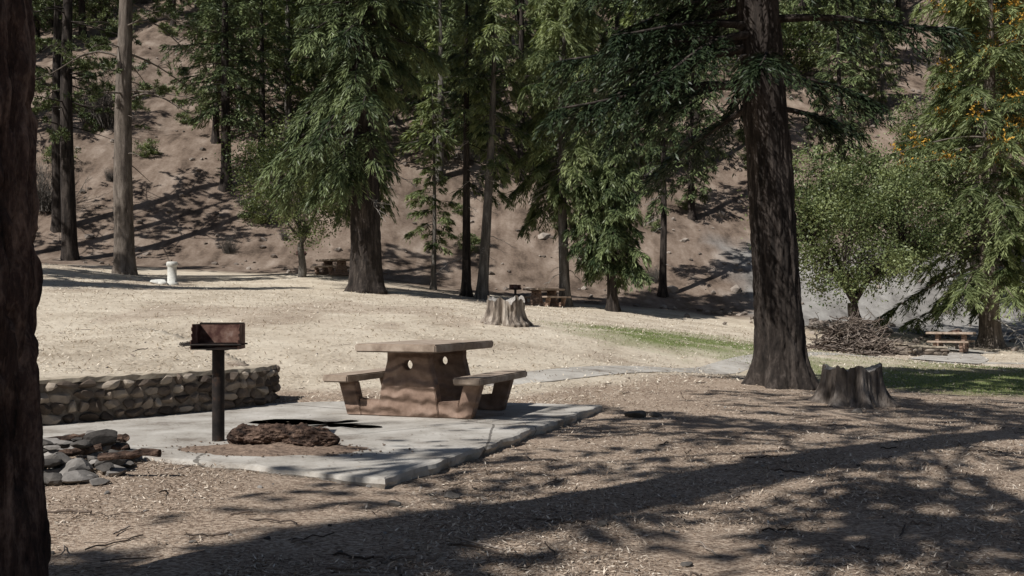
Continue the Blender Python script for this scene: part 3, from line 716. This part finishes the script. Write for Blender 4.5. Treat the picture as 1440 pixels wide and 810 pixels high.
# ------------------------------------------------------------------ drinking fountain
M['white']=simple('pale_concrete',[(.3,(.46,.45,.41)),(.7,(.66,.65,.60))],12)
mb=MB();zz=[-.1,0,.02,.1,.11,.72,.75,.80,.86,.93,.96,.965];rr=[.27,.27,.27,.26,.19,.18,.19,.23,.235,.22,.19,.0]
tube(mb,[(0,0,a) for a in zz],rr,28,0)
e=bpy.data.objects.new('drinking_fountain',None);sc.collection.objects.link(e);e.location=(-14,41,gz(-14,41))
link('pedestal',mb.mesh('fountain_pedestal',[M['white']]),parent=e)
mb=MB();rock(mb,(-.5,-.15,.1),(.28,.22,.2),3,.2,0,.9);rock(mb,(-.25,-.25,.06),(.2,.2,.12),3,.2,0,.8)
link('step_stone',mb.mesh('fountain_step',[M['white']]),parent=e)
mb=MB();tube(mb,[(0,-.1,.95),(0,-.1,1.0),(0,-.05,1.03),(0,0,1.0)],.015,8,0);link('spout',mb.mesh('spout',[M['iron']]),parent=e)
# ------------------------------------------------------------------ rock pile, loose rocks
M['rockg']=simple('grey_rock',[(.2,(.035,.031,.028)),(.5,(.12,.108,.097)),(.8,(.33,.305,.28))],8,.6,.012,usevar=.5)
rng=np.random.default_rng(300);mb=MB()
for q in range(75):
    a=rng.normal()*.36;b_=rng.normal()*.42;x=-3.4+a;y=7.7+b_;hh=max(0,.20*(1-math.hypot(a/.6,b_/.7)))
    w=rng.uniform(.035,.13);rock(mb,(x,y,gz(x,y)+hh*rng.random()*1.4+.02),(w*1.1,w*rng.uniform(.5,1),w*rng.uniform(.3,.55)),3,.3)
for (x,y,w,h) in [(-3.05,7.0,.17,.055),(-2.9,7.25,.14,.04),(-3.2,7.3,.2,.07),(-2.85,6.85,.09,.03)]:
    rock(mb,(x,y,gz(x,y)+.03),(w,w*.6,h),3,.25,0,.7)
link('rock_pile',mb.mesh('rock_pile',[M['rockg']],False))
mb=MB()
for q in range(6):
    x=-3.25+rng.normal()*.3;y=7.75+rng.normal()*.25;a=rng.uniform(-.6,.6);L=rng.uniform(.25,.5);p=np.array([x,y,gz(x,y)+.06+rng.random()*.12])
    s=np.linspace(-.5,.5,8)[:,None];tube(mb,p+s*L*np.array([math.cos(a),math.sin(a),.1])+rng.normal(size=(8,3))*.008,rng.uniform(.02,.035),9,0,rough=.2,cap=True)
link('split_firewood',mb.mesh('split_firewood',[M['logw']],False))
mb=MB()
for q in range(220):
    y=3.6+rng.random()**1.5*22;x=rng.uniform(-.5,.55)*y
    if inpoly(np.array([x]),np.array([y]),slab_poly)[0]: continue
    w=rng.uniform(.008,.028);rock(mb,(x,y,gz(x,y)+w*.2),(w,w*.8,w*.5),2,.3)
for (x,y,w) in [(.55,6.0,.05),(-.75,6.35,.06),(1.45,11.9,.14),(1.75,12.1,.09),(.9,5.1,.04),(2.3,5.1,.05),(-.42,6.75,.06),(4.6,13.3,.1),(2.2,4.4,.05)]:
    rock(mb,(x,y,gz(x,y)+w*.2),(w,w*.7,w*.45),3,.3,0,.35)
link('loose_stones',mb.mesh('loose_stones',[M['rockg']],False))
mb=MB()
for q in range(900):
    y=rng.uniform(50,95);x=rng.uniform(-.58,.58)*y;w=rng.uniform(.06,.28)*(1 if rng.random()<.93 else 2);rock(mb,(x,y,0),(w,w*.8,w*.6),1,.3)
for q in range(len(mb.v)):
    cc=mb.v[q].mean(0);mb.v[q][:,2]+=gz(cc[0],cc[1])+.03
for q in range(160):
    a=17.5+rng.normal()*3.5;b_=48+rng.normal()*2.2;w=rng.uniform(.08,.28);rock(mb,(a,b_,gz(a,b_)+.05),(w,w*.8,w*.6),1,.3)
M['rockb']=simple('brown_rock',[(.2,(.08,.065,.053)),(.5,(.2,.165,.14)),(.8,(.36,.31,.265))],3,.5,.02,usevar=.5)
link('hillside_rocks',mb.mesh('hillside_rocks',[M['rockb']],False))
# ------------------------------------------------------------------ brush pile
rng=np.random.default_rng(400);mb=MB()
for q in range(700):
    a=rng.uniform(0,TAU);rad=rng.random()**.5;x=rad*1.35*math.cos(a);y=rad*1.1*math.sin(a);zt=1.2*(1-rad**1.7)*rng.random()
    az=rng.uniform(0,TAU);L=rng.uniform(.3,1.1);d=np.array([math.cos(az),math.sin(az),rng.normal()*.32]);s=np.linspace(-.5,.5,6)[:,None]
    p=np.array([x,y,zt+.05])+s*d*L+rng.normal(size=(6,3))*.03
    p[:,2]=np.maximum(p[:,2],.01);tube(mb,p,rng.uniform(.007,.024),4,0,rng.random())
for q in range(30):
    a=rng.uniform(0,TAU);p=np.array([.5*rng.normal(),.4*rng.normal(),.6]);d=np.array([math.cos(a)*.6,math.sin(a)*.6,rng.uniform(.2,.9)])
    s=np.linspace(0,1,6)[:,None];tube(mb,p+s*d*rng.uniform(.6,1.2)+rng.normal(size=(6,3))*.04*s,.01,4,0,.7)
M['brush']=flatvar('brush_sticks',[(.0,(.04,.03,.024)),(.5,(.12,.09,.072)),(1,(.30,.25,.21))])
put('brush_pile',mb.mesh('brush_pile',[M['brush']]),10.9,32)
# ------------------------------------------------------------------ litter, twigs, grass
rng=np.random.default_rng(500)
M['chips']=flatvar('litter_chips',[(.0,(.06,.041,.029)),(.35,(.22,.16,.115)),(.65,(.44,.35,.265)),(1,(.74,.65,.54))])
M['strawc']=flatvar('straw_chips',[(.0,(.21,.16,.115)),(.4,(.49,.41,.315)),(1,(.77,.695,.575))])
def scatter(name,n,y0,y1,pw,Ls,Wr,mat,mask,tilt=.4,lift=.007):
    t=rng.random(n);y=y0*(y1/y0)**(t**pw);x=rng.uniform(-.6,.62,n)*(y+1.5)
    m=mask(x,y);x=x[m];y=y[m];n=len(x);z=ground(x,y)+lift
    a=rng.uniform(0,TAU,n);D=np.stack([np.cos(a),np.sin(a),rng.normal(size=n)*tilt],1)
    L=rng.uniform(*Ls,n)*(.7+.03*y);W=L*rng.uniform(*Wr,n)
    P=np.stack([x,y,z],1)-D*L[:,None]*.3*np.array([1,1,0]);mb=MB()
    leaves(mb,P,D,L,W,0,rng.random(n),1.2);link(name,mb.mesh(name,[mat],False))
ins=lambda x,y:inpoly(x,y,slab_poly)
ybf=lambda x,y:13.4+np.clip(x,0,3)*1.5+np.clip(x-3,0,9)*1.0
wd=lambda x,y:polydist(x,y,wall_pts)
def m_lit(x,y):
    d,s=wd(x,y);up=(s>0)&(x<-3.1)
    return ~ins(x,y)&(y<ybf(x,y)+rng.normal(size=len(x))*.8)&~up&(fbm(x*.9,y*.9,0,3,3)>.28+.2*rng.random(len(x)))
scatter('wood_chip_litter',340000,3.4,30,1.,(.012,.055),(.08,.3),M['chips'],m_lit)
scatter('straw_litter',110000,10,46,1.,(.03,.08),(.1,.3),M['strawc'],lambda x,y:~ins(x,y)&(y>ybf(x,y)-1.5)&((wd(x,y)[0]>.3)))
n=2600;x=rng.uniform(-5,1.2,n);y=rng.uniform(6.6,13.2,n)
e_=ins(x,y);k1,k2=polydist(x,y,np.vstack([slab_poly,slab_poly[:1]]));m=e_&(k1>.06)&(rng.random(n)<np.exp(-k1*1.5)+.15);x=x[m];y=y[m];n=len(x)
a=rng.uniform(0,TAU,n);mb=MB();leaves(mb,np.stack([x,y,np.full(n,.008)],1),np.stack([np.cos(a),np.sin(a),rng.normal(size=n)*.08],1),rng.uniform(.015,.05,n),.010,0,rng.random(n)*.7,2)
link('slab_litter',mb.mesh('slab_litter',[M['chips']],False))
mb=MB()
for q in range(260):
    y=3.8+rng.random()**1.3*16;x=rng.uniform(-.5,.55)*y
    if ins(np.array([x]),np.array([y]))[0]: continue
    a=rng.uniform(0,TAU);L=rng.uniform(.08,.4);s=np.linspace(-.5,.5,7)[:,None]
    tube(mb,np.array([x,y,gz(x,y)+.012])+s*L*np.array([math.cos(a),math.sin(a),rng.normal()*.06])+rng.normal(size=(7,3))*.006,rng.uniform(.002,.007),5,0,rng.random())
link('fallen_twigs',mb.mesh('fallen_twigs',[M['brush']]))
M['grass']=foliage('grass_blades',(.08,.11,.03),(.27,.32,.12),.3)
x=rng.uniform(-2,20,260000);y=rng.uniform(15,40,260000)
gg=greenf(x,y);m=rng.random(len(x))<np.clip(gg-.25,0,1)*.4;x=x[m];y=y[m];n=len(x)
mb=MB();leaves(mb,np.stack([x,y,ground(x,y)-.01],1),rng.normal(size=(n,3))*.4+[0,0,1],rng.uniform(.03,.08,n),.012,0,rng.random(n),0)
link('grass',mb.mesh('grass',[M['grass']],False))
# ------------------------------------------------------------------ light, sky, camera
az=math.radians(48);el=math.radians(47)
d=Vector((math.sin(az)*math.cos(el),math.cos(az)*math.cos(el),-math.sin(el)))
sl=bpy.data.lights.new('sun','SUN');sl.energy=5.0;sl.angle=math.radians(.5);sl.color=(1,.975,.935)
so=bpy.data.objects.new('sun',sl);sc.collection.objects.link(so);so.rotation_euler=d.to_track_quat('-Z','Y').to_euler()
w=bpy.data.worlds.new('World');sc.world=w;w.use_nodes=True;nt=w.node_tree
sk=nt.nodes.new('ShaderNodeTexSky');sk.sky_type='NISHITA';sk.sun_disc=False;sk.sun_elevation=el;sk.sun_rotation=math.radians(228)
bg=nt.nodes['Background'];bg.inputs['Strength'].default_value=.05;nt.links.new(sk.outputs[0],bg.inputs['Color'])
cam=bpy.data.cameras.new('camera');co=bpy.data.objects.new('camera',cam);sc.collection.objects.link(co)
co.location=(0,0,1.15);co.rotation_euler=(math.radians(90),0,0);cam.lens=35;cam.sensor_width=36;cam.shift_y=35/1440
cam.clip_end=600;cam.clip_start=.05;sc.camera=co
sc.view_settings.view_transform='Standard';sc.view_settings.look='None';sc.view_settings.exposure=0
print('polys',sum(len(o.data.polygons) for o in bpy.data.objects if o.type=='MESH'))
